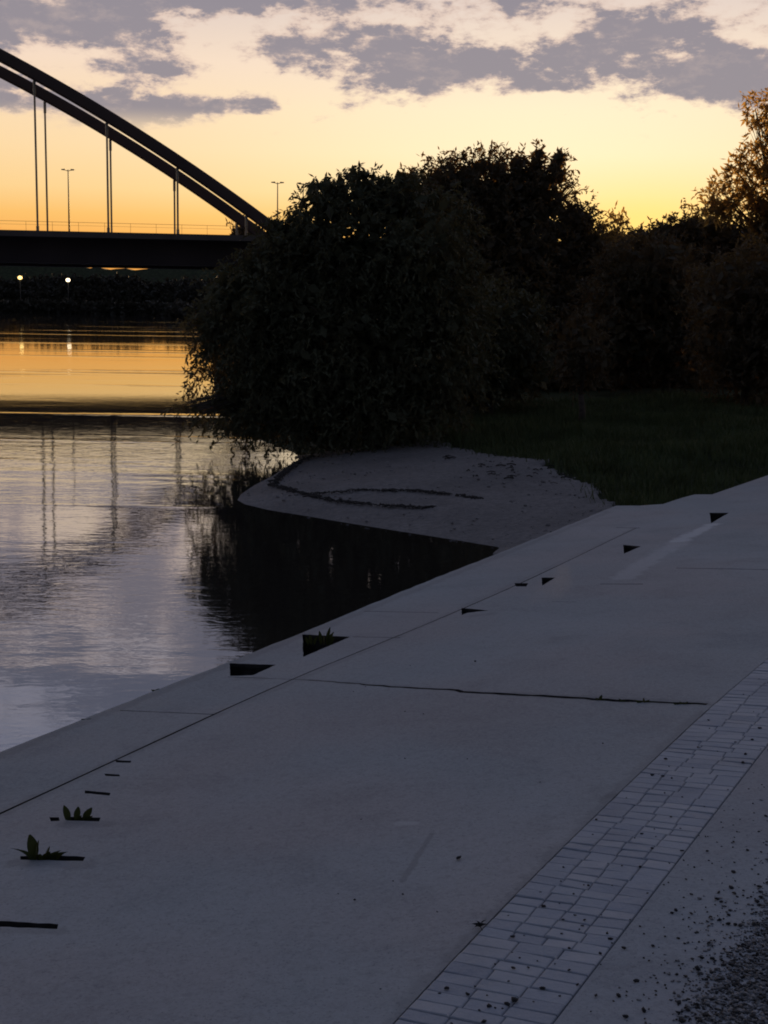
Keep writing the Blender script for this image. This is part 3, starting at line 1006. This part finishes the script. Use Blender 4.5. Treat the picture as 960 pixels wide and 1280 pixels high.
tree('small_thin_tree', 'small thin-leaved tree glowing orange in the dip of the skyline', 762, 56.0,
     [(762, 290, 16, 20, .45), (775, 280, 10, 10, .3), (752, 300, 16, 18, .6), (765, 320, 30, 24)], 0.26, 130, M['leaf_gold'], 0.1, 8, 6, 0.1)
tree('low_round_tree', 'low rounded dark tree at the lowest dip of the skyline', 800, 62.0,
     [(800, 303, 24, 18), (785, 318, 40, 24), (830, 315, 34, 24), (815, 300, 12, 10, .5)], 0.2, 80, M['leaf_dark'], 0.1, 8, 7, 0.12)
tree('bushy_tree', 'bushy dark tree between the skyline dip and the tall sparse tree', 860, 50.0,
     [(855, 278, 24, 20, .55), (840, 300, 36, 24), (880, 300, 46, 32), (850, 340, 90, 56), (930, 320, 60, 46), (990, 320, 60, 50), (800, 350, 60, 40)], 0.18, 110, M['leaf_brown'], 0.15, 9, 8, 0.16)
tree('tall_sparse_tree', 'tall sparse tree with see-through crown at the edge of the skyline', 985, 46.0,
     [(905, 245, 26, 15, .30), (925, 222, 22, 18, .34), (945, 205, 28, 24, .34), (958, 170, 24, 26, .32), (944, 140, 10, 18, .3), (975, 140, 22, 30, .34), (930, 262, 40, 18, .4), (968, 235, 40, 34, .36), (1010, 210, 50, 70, .45), (1000, 285, 60, 40, .8), (890, 262, 22, 12, .3)],
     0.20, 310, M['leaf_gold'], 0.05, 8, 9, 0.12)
tree('hazel_bush', 'large dark bush behind the grass, directly right of the small trunked tree', 830, 36.0,
     [(790, 400, 80, 80), (850, 420, 70, 70), (810, 340, 70, 50), (760, 440, 40, 40)], 0.13, 170, M['leaf_dark'], 0.3, 9, 10, 0.12, cat='bush')
tree('elder_bush', 'dark reddish-brown bush at the edge of the grass, nearest below the tall sparse tree', 930, 31.0,
     [(915, 390, 55, 90), (960, 400, 70, 110), (920, 450, 45, 50), (1020, 400, 60, 110)], 0.12, 200, M['leaf_brown'], 0.35, 9, 11, 0.1, cat='bush')
tree('small_tree', 'small slim dark tree standing alone on the grass in front of the bushes', 727, 28.5,
     [(725, 425, 34, 36, .8), (735, 460, 28, 30, .8), (712, 455, 22, 28, .8)], 0.10, 220, M['leaf_dark'], 0.3, 9, 12, 0.07)
tree('shore_bush', 'low dark bush between the willow and the grass behind the beach', 610, 31.5,
     [(600, 450, 60, 60), (650, 460, 50, 48), (560, 490, 60, 40), (620, 400, 70, 60)], 0.12, 190, M['leaf_willow'], 0.4, 9, 13, 0.1, cat='bush')


tree('bramble_bush', 'low spreading dark bramble under the trees at the back of the grass', 880, 38.5,
     [(690, 470, 60, 26), (760, 472, 60, 24), (830, 470, 60, 26), (900, 470, 60, 28), (970, 468, 60, 30)], 0.13, 170, M['leaf_dark'], 0.3, 9, 14, 0.06, cat='bush')


# far bank wood: one mass
def far_wood():
    V = []
    r = np.random.default_rng(21)
    x = -190.0
    lobes = []
    while x < 40:
        y = 312 + r.uniform(0, 14)
        if x > -45: y = 306 - (x + 45) * 0.7 + r.uniform(10, 20)
        H = r.uniform(7.2, 8.6)
        rad = r.uniform(3.5, 6)
        lobes.append((np.array([x, y, H * 0.52]), np.array([rad, rad, H * 0.5]), 1.0))
        lobes.append((np.array([x + 2, y - 5, 2.6]), np.array([rad, 3, 2.9]), 1.0))
        sh = 303 - 0.24 * (x + 120) if x < -45 else 285 - 3.9 * (x + 45)
        if -120 < x < -28: lobes.append((np.array([x, sh + 1.2, 0.8]), np.array([3.4, 1.3, 1.5]), 1.0))
        x += r.uniform(3, 5.5)
    v = leaves(lobes, 0.75, 6, 7, 0.1, core=False, aspect=0.6, seed=22)
    # bodies of deep foliage so that no light leaks through at this distance
    for c, rad, d_ in lobes:
        n = 260
        dr = r.normal(size=(n, 3)); dr /= np.linalg.norm(dr, axis=1)[:, None]
        p = c + dr * (r.random(n) ** .5)[:, None] * rad * 0.85
        ld = r.normal(size=(n, 3)); ld /= np.linalg.norm(ld, axis=1)[:, None]
        s_ = np.cross(ld, r.normal(size=(n, 3))); s_ /= np.linalg.norm(s_, axis=1)[:, None]
        q = np.stack([p - ld * 1.3, p + s_ * 0.8, p + ld * 1.3, p - s_ * 0.8], 1)
        v = np.concatenate([v, q.reshape(-1, 3)])
    n = len(v) // 4
    o = mesh_obj('far_wood', v, np.arange(n * 4).reshape(-1, 4), M['leaf_far'])
    tag(o, 'unbroken dark wood on the far bank seen under the bridge', 'wood', kind='stuff')


far_wood()

# wooded ridge far behind the river
def ridge():
    r = np.random.default_rng(5); v = []; f = []
    xs = np.linspace(-1500, 900, 700)
    for x in xs:
        top = 26 + 2.0 * math.sin(x * .011) + 1.2 * math.sin(x * .05 + 1) + r.uniform(-.7, .7)
        v += [(x, 860, 0.2), (x, 905, top), (x, 1100, top * .9), (x, 1300, 0.2)]
    for i in range(len(xs) - 1):
        for k in range(3):
            f.append((i * 4 + k, i * 4 + 4 + k, i * 4 + 5 + k, i * 4 + 1 + k))
    tag(mesh_obj('wooded_hills', v, f, M['ground']), kind='structure')


ridge()

# ------------------------------------------------------------------ bridge
BA = math.radians(10.0)
BD = np.array([math.cos(BA), math.sin(BA)]); BW = np.array([-math.sin(BA), math.cos(BA)])
DB = 112.0
B0 = at_y(150, 380, DB)[:2]
WB = 11.6


def bpt(t, w, z):
    p = B0 + BD * t + BW * w
    return (p[0], p[1], z)


def on_bridge(px, py, w=0.0):
    d = ray(px, py)
    o = B0 + BW * w
    # (CAM.xy + s d.xy - o).BW = 0
    s = ((o - CAM[:2]) @ BW) / (d[:2] @ BW)
    p = CAM + s * d
    return (p[:2] - B0) @ BD, p[2]


def bridge():
    root = empty('arch_bridge', bpt(0, WB / 2, 0)); ro = np.array(root.location)
    tag(root, 'long tied-arch bridge with two dark steel arch tubes across the river', 'bridge')

    def part(mb, name, mat, smooth=False, par=None):
        off = ro
        mb.v = [tuple(np.array(p) - off) for p in mb.v]
        return mb.build(name, mat, par or root, smooth)
    tz = np.array([on_bridge(*p) for p in [(0, 71), (50, 95), (100, 122), (150, 154.5), (200, 190), (250, 221), (290, 247), (330, 277)]])
    co = np.polyfit(tz[:, 0], tz[:, 1], 2)
    tdk, zdk = on_bridge(150, 288)
    zdk0 = on_bridge(0, 283)[1]
    zt = (zdk + zdk0) / 2 - 0.35
    zb = on_bridge(100, 330)[1]
    rts = np.roots(np.array(co) - np.array([0, 0, zt])); t_l, t_r = float(min(rts.real)), float(max(rts.real))
    if not np.isreal(rts).all() or co[0] > 0: t_l, t_r = -200.0, 30.0
    print('BRIDGE', co, zt, zb, t_l, t_r)
    ar = lambda t: np.polyval(co, t)
    for w in (0, WB):
        mb = MB(); ts = np.linspace(t_l, t_r, 90)
        # box-section rib with bevelled corners
        prof = [(-.40, -.34), (-.30, -.46), (.30, -.46), (.40, -.34), (.40, .34), (.30, .46), (-.30, .46), (-.40, .34)]
        v = []; f = []
        for i, t in enumerate(ts):
            sl = 2 * co[0] * t + co[1]; nn = np.array([-sl, 1]) / math.hypot(1, sl)
            for a, b in prof:
                v.append(bpt(t + nn[0] * b, w + a, ar(t) + nn[1] * b))
        for i in range(len(ts) - 1):
            for j in range(8):
                f.append((i * 8 + j, i * 8 + (j + 1) % 8, i * 8 + 8 + (j + 1) % 8, i * 8 + 8 + j))
        f.append(tuple(range(8))); f.append(tuple((len(ts) - 1) * 8 + j for j in range(8))[::-1])
        mb.add(v, f)
        part(mb, 'arch', M['steel_dark'])
    # hangers
    th = [on_bridge(x, 240)[0] for x in (46, 138, 222)]
    step = (th[2] - th[0]) / 2
    k = -40
    while True:
        t = th[0] + step * k; k += 1
        if t > t_r - 2: break
        if t < t_l + 4 or ar(t) - zt < 1.5: continue
        for w in (0, WB):
            mb = MB()
            mb.tube([bpt(t, w, zt - 0.2), bpt(t, w, ar(t) - 0.5)], 0.082, 6)
            mb.tube([bpt(t, w, ar(t) - 1.5), bpt(t, w, ar(t) - 0.55)], 0.12, 6)
            mb.tube([bpt(t, w, zt), bpt(t, w, zt + 0.5)], 0.12, 6)
            part(mb, 'hanger', M['cable'])
    T0, T1 = t_l - 60, t_r + 90
    def beam(w0, w1, z0, z1, t0=T0, t1=T1):
        m = MB(); m.hexa([bpt(t0, w0, z0), bpt(t1, w0, z0), bpt(t1, w1, z0), bpt(t0, w1, z0), bpt(t0, w0, z1), bpt(t1, w0, z1), bpt(t1, w1, z1), bpt(t0, w1, z1)]); return m
    part(beam(-3.0, WB + 3.0, zt - 0.45, zt), 'deck_slab', M['deck'])
    for w in (-0.9, WB - 0.9):
        part(beam(w, w + 1.8, zb, zt - 0.452), 'girder', M['girder'])
    mb = MB(); t = T0
    while t < T1:
        q = beam(0.92, WB - 0.92, zb + 0.9, zt - 0.46, t, t + 0.5); mb.add(q.v, q.f); t += 4.0
    part(mb, 'cross_beam', M['girder'])
    for w in (-2.9, WB + 2.9):
        mb = MB()
        mb.tube([bpt(T0, w, zt + 0.7), bpt(T1, w, zt + 0.7)], 0.014, 5); mb.tube([bpt(T0, w, zt + 0.55), bpt(T1, w, zt + 0.4)], 0.008, 4)
        t = T0
        while t < T1:
            mb.tube([bpt(t, w, zt), bpt(t, w, zt + 0.7)], 0.012, 4); t += 2.0
        part(mb, 'railing', M['girder'])
    for t in (t_l, t_r + 1.0):
        mb = MB(); z0 = -2.0
        q = [(-3.0, -1.2), (3.0, -1.2), (3.6, 0.0), (3.0, WB + 1.2), (-3.0, WB + 1.2), (-3.6, WB / 2)]
        q = [(-1.6, -1.4), (0, -2.2), (1.6, -1.4), (1.6, WB + 1.4), (0, WB + 2.2), (-1.6, WB + 1.4)]
        v = [bpt(t + a, w, z0) for a, w in q] + [bpt(t + a, w, zb - 0.01) for a, w in q]
        f = [tuple(range(6))[::-1], tuple(range(6, 12))] + [(i, (i + 1) % 6, 6 + (i + 1) % 6, 6 + i) for i in range(6)]
        mb.add(v, f); part(mb, 'pier', M['pier'])
    # street lamps on the deck
    labs = ['street lamp with two short arms on the bridge, between two pairs of hangers', 'street lamp on the bridge whose head shows just above the end of the arch', 'street lamp head on the bridge road peeking over the top of the willow']
    for (px, py, w), lab in zip([(85, 212, WB * 0.5), (347, 228, WB * 0.5), (379, 229, WB * .5 + 3)], labs):
        t, ztop = on_bridge(px, py, w)
        ztop = min(ztop, zt + 7.0) if px < 200 else zt + 5.0 + (ztop - zt - 5)
        L = empty('street_lamp', bpt(t, w, zt)); tag(L, lab, 'street lamp', 'street lamps on the bridge')
        h = ztop - zt
        mb = MB(); mb.tube([(0, 0, 0), (0, 0, h * .5), (0, 0, h)], [0.08, 0.055, 0.04], 8); mb.build('pole', M['galv'], L, True)
        for s_ in (-1, 1):
            mb = MB(); mb.tube([(0, 0, h - 0.12), (BD[0] * s_ * 0.3, BD[1] * s_ * 0.3, h - 0.02)], 0.03, 6); mb.build('arm', M['galv'], L)
            mb = MB(); a = np.array([BD[0], BD[1]]) * s_
            c0 = a * 0.22; c1 = a * 0.55; wv = np.array([-a[1], a[0]]) * 0.1
            mb.hexa([(*(c0 - wv), h - .07), (*(c1 - wv * .7), h - .04), (*(c1 + wv * .7), h - .04), (*(c0 + wv), h - .07), (*(c0 - wv), h + .06), (*(c1 - wv * .7), h + .03), (*(c1 + wv * .7), h + .03), (*(c0 + wv), h + .06)])
            mb.build('lamp_head', M['galv'], L)
    return zt


ZT = bridge()
# small tree growing beside the far end of the bridge deck, seen above it
tree('sapling', 'small sapling silhouetted above the bridge deck beside the foot of the arch', 296, 131.0,
     [(297, 276, 8, 9, .5), (304, 283, 9, 8, .6), (291, 281, 6, 6, .4), (310, 300, 22, 18)], 0.5, 12, M['leaf_brown'], 0.1, 6, 31, 0.15)

# far bank lamps
for (px, py, col, lab) in [(25, 347, 'lamp_warm', 'yellow glowing lamp on the far bank under the bridge'), (85, 350, 'lamp_white', 'white glowing lamp on the far bank under the bridge')]:
    p = at_y(px, py, 296)
    zg = max(0.0, terrain(p[0], 296)[0])
    L = empty('bank_lamp', (p[0], 296, zg)); tag(L, lab, 'street lamp', 'lit lamps on the far bank')
    h = p[2] - zg
    mb = MB(); mb.tube([(0, 0, -0.6), (0, 0, h * .5), (0, 0, h - .3)], [0.05, 0.04, 0.03], 8); mb.build('pole', M['galv'], L, True)
    mb = MB(); mb.tube([(0, 0, h - .38), (0, 0, h - .2), (0, 0, h + .15), (0, 0, h + .36)], [0.2, 0.44, 0.46, 0.2], 10); mb.build('lantern', M[col], L, True)
    mb = MB(); mb.tube([(0, 0, h + .37), (0, 0, h + .5)], [0.45, 0.05], 10); mb.build('lamp_cap', M['galv'], L, True)

# pale stones by the water at the willow's left, weathered
def stone(px, py, r, lab, D=60):
    p = at_y(px, py, D)
    bm = bmesh.new(); bmesh.ops.create_icosphere(bm, subdivisions=3, radius=r)
    for v in bm.verts:
        k = 1 + 0.18 * math.sin(v.co.x * 7 / r * .4 + px) + 0.12 * math.sin(v.co.y * 6 / r * .6 + v.co.z * 5 / r)
        v.co *= k; v.co.z *= 0.62
    me = bpy.data.meshes.new('stone'); bm.to_mesh(me); bm.free(); me.materials.append(M['palestone'])
    for pl in me.polygons: pl.use_smooth = True
    o = bpy.data.objects.new('stone', me); o.location = (p[0], D, 0.08); COL.objects.link(o)
    tag(o, lab, 'stone', 'pale stones in the shallows')


# ------------------------------------------------------------------ weeds
def leaf_mesh(L, w, bend, twist):
    n = 6; v = []; f = []
    for i in range(n + 1):
        t = i / n
        ww = w * math.sin(math.pi * min(0.97, 0.10 + 0.88 * t)) ** 0.8 * 0.5
        x = bend * L * t * t; z = L * (t - 0.35 * abs(bend) * t * t)
        for s_, dz in ((-1, 0.18), (0, 0), (1, 0.18)):
            a = 1.05 + twist * t
            v.append((x + ww * s_ * math.sin(a), ww * s_ * math.cos(a), z + abs(s_) * ww * dz))
    for i in range(n):
        for j in range(2):
            f.append((i * 3 + j, i * 3 + j + 1, i * 3 + 4 + j, i * 3 + 3 + j))
    return v, f


def weed(px, py, lab, spec, dz=-0.01, seed=0):
    """spec: (dx px, height px, width px, bend, yaw degrees)"""
    c = on_slab(px, py); D = math.hypot(*c) ; s = math.sqrt(D * D + 2.4) / F
    root = empty('weed', (c[0], c[1], zslab(*c) + dz)); tag(root, lab, 'weed', 'weeds growing out of the concrete')
    for dx, h, w, bend, yaw in spec:
        v, f = leaf_mesh(h * s * 1.1, w * s * 1.25, bend, 0.4)
        o = mesh_obj('leaf', v, f, M['weed'], root, smooth=True)
        o.location = (dx * s, 0, 0); o.rotation_euler = (0, 0, math.radians(yaw))
    return root


weed(56, 1073, 'tallest weed with one broad upright leaf, growing in a slot of the slab',
     [(-13, 32, 11, 0.12, 190), (-10, 24, 9, -.2, 250), (2, 17, 8, 0.3, 60), (6, 16, 9, 0.75, 10), (12, 18, 10, 0.9, -10), (-6, 12, 8, 0.5, 300), (0, 12, 9, 0.4, 20), (-16, 22, 6, 1.1, 175), (8, 12, 10, .7, 330), (3, 9, 10, .5, 100)])
weed(96, 1024, 'weed of three short separate upright shoots in a slot of the slab',
     [(-11, 20, 7, 0.2, 170), (0, 18, 7, 0.1, 15), (11, 19, 8, 0.35, 0), (-9, 9, 5, 0.5, 140), (2, 8, 5, 0.4, 30), (9, 10, 6, 0.3, 60), (13, 9, 6, .6, 0), (6, 6, 6, .6, 20)])
weed(403, 800, 'upright weed shoots growing in the large triangular recess by the water',
     [(6, 22, 4, 0.15, 0), (-2, 17, 4, 0.1, 170), (2, 15, 4, 0.2, 90), (8, 17, 5, 0.35, 20), (-14, 13, 4, 0.2, 190), (-10, 11, 4, 0.3, 10), (-18, 10, 4, .3, 170), (10, 12, 5, .4, 330)], dz=-0.03)
weed(750, 875, 'small weed sprig near the middle of the weedy end of the cross joint', [(0, 9, 4, .2, 0), (-2, 6, 4, .5, 180), (3, 5, 4, .8, 0), (5, 4, 4, .6, 30)])
weed(778, 877, 'tiny bent weed sprig in the cross joint beside the small sprig', [(0, 7, 3, .6, 170), (1, 5, 3, .4, 0), (3, 4, 3, .7, 20)])
weed(805, 878, 'low wide weed tuft in the cross joint between sprig and setts', [(-6, 7, 4, .7, 180), (0, 8, 5, .3, 90), (2, 7, 5, .6, 0), (6, 6, 4, .9, 0), (-3, 6, 4, .8, 200), (9, 5, 4, .9, 10), (12, 4, 5, .9, 350)])
weed(856, 880, 'flattest weed tuft in the cross joint, closest to the setts', [(-10, 5, 4, .9, 180), (-3, 6, 4, .5, 170), (0, 6, 5, .5, 10), (6, 5, 4, .9, 0), (12, 5, 4, 1, 0), (18, 4, 4, 1, 0), (-6, 4, 5, .9, 190)])


weed(196, 862, 'moss tuft on the concrete water edge, closest to the recess without plants', [(-4, 3, 4, 1, 180), (0, 4, 4, .6, 10), (4, 3, 4, 1, 0), (2, 3, 5, .8, 200)])
weed(110, 899, 'moss tuft on the concrete water edge, furthest from the recesses', [(-4, 4, 5, 1, 180), (0, 4, 5, .7, 10), (4, 4, 4, 1, 0), (1, 3, 5, .8, 170)])


# dried leaf clump at the edge of the setts
def clump(px, py, spx, lab):
    c = on_slab(px, py); s = math.hypot(*c, 1.6) / F * spx
    root = empty('leaf_clump', (c[0], c[1], zslab(*c))); tag(root, lab, 'dead leaves')
    for k in range(6):
        v, f = leaf_mesh(s * (.8 + .3 * rng.random()), s * .6, 1.2, 1.0)
        o = mesh_obj('leaf', v, f, M['crumb'], root, smooth=True); o.rotation_euler = (rng.normal() * .4, .3, k * 1.05); o.location.z = 0.004
clump(600, 1160, 11, 'dark curled clump of dead leaves at the edge of the setts')


# ------------------------------------------------------------------ crumbs of dirt and loose gravel
ICO_V = None


def blobs(pts, size, zoff, name, mat, lab, cat):
    bm = bmesh.new(); bmesh.ops.create_icosphere(bm, subdivisions=1, radius=1.0)
    bv = np.array([v.co[:] for v in bm.verts]); bf_ = np.array([[v.index for v in f.verts] for f in bm.faces]); bm.free()
    n = len(pts)
    jit = 1 + 0.28 * rng.normal(size=(n, len(bv), 1)).clip(-1.6, 1.6)
    asp = np.stack([0.7 + 0.6 * rng.random(n), 0.7 + 0.6 * rng.random(n), 0.3 + 0.35 * rng.random(n)], 1)
    v = bv[None] * jit * asp[:, None, :] * size[:, None, None]
    a = rng.random(n) * 6.28; ca, sa = np.cos(a)[:, None], np.sin(a)[:, None]
    x = v[..., 0] * ca - v[..., 1] * sa; y = v[..., 0] * sa + v[..., 1] * ca
    zc = zslab(pts[:, 0], pts[:, 1]) + zoff + size * 0.35
    V = np.stack([x + pts[:, 0, None], y + pts[:, 1, None], v[..., 2] + zc[:, None]], 2).reshape(-1, 3)
    Fc = (bf_[None] + (np.arange(n) * len(bv))[:, None, None]).reshape(-1, 3)
    o = mesh_obj(name, V, Fc, mat); tag(o, lab, cat, kind='stuff')


def px_pts(fun, n):
    out = []
    while len(out) < n:
        px = rng.uniform(420, 1010); py = rng.uniform(820, 1320)
        if rng.random() < fun(px, py): out.append(on_slab(px, py))
    return np.array(out)


gp = np.array([(992, 1040), (960, 1118), (920, 1162), (892, 1205), (870, 1240), (858, 1290), (850, 1330), (1200, 1330), (1200, 1040)], float)


def crumb_d(px, py):
    xr = 690 + (1280 - py) / 1.296
    d = px - xr
    g = seg_dist([(px, py)], gp, True)[0]
    if d < -175 * (py - 500) / 700: return 0.012
    if d < 0: return 0.16
    return 0.16 + 0.9 * math.exp(-(g / 45.0) ** 2)


cp = px_pts(crumb_d, 520)
blobs(cp, 0.0022 + 0.0055 * rng.random(len(cp)) ** 4 + 0.0008, 0.004, 'dirt_crumbs', M['crumb'], 'scattered dark crumbs of dirt on the setts and the concrete path', 'dirt')


def grav_d(px, py):
    ins = pip([(px, py)], gp)[0]; g = seg_dist([(px, py)], gp, True)[0]
    nz = 0.5 + 0.5 * math.sin(px * .11 + 2 * math.sin(py * .07)) * math.sin(py * .13 + px * .03)
    if ins: return min(1.0, 0.12 + g / 75.0 + 0.35 * nz)
    return 0.42 * math.exp(-(g / 30.0) ** 1.2) * nz ** 2


gpnts = px_pts(grav_d, 5200)
blobs(gpnts, 0.0016 + 0.0046 * rng.random(len(gpnts)) ** 2.5, 0.003, 'gravel', M['stone'], 'loose dark gravel spilled over the concrete path', 'gravel')
gpn2 = px_pts(lambda a, b: grav_d(a, b) ** 1.5, 2600)
blobs(gpn2, 0.0015 + 0.0045 * rng.random(len(gpn2)) ** 2.5, 0.003, 'gravel_dirt', M['crumb'], 'dark dirt mixed with the loose gravel on the path', 'dirt')

# ------------------------------------------------------------------ render settings
SC.view_settings.view_transform = 'Standard'
try: SC.view_settings.look = 'None'
except Exception: pass
SC.view_settings.exposure = 0.4
SC.view_settings.gamma = 1.0
SC.cycles.use_denoising = True
SC.cycles.filter_width = 1.9
SC.cycles.max_bounces = 6
SC.cycles.diffuse_bounces = 2
SC.cycles.glossy_bounces = 3
SC.cycles.transmission_bounces = 2
SC.cycles.sample_clamp_indirect = 4.0
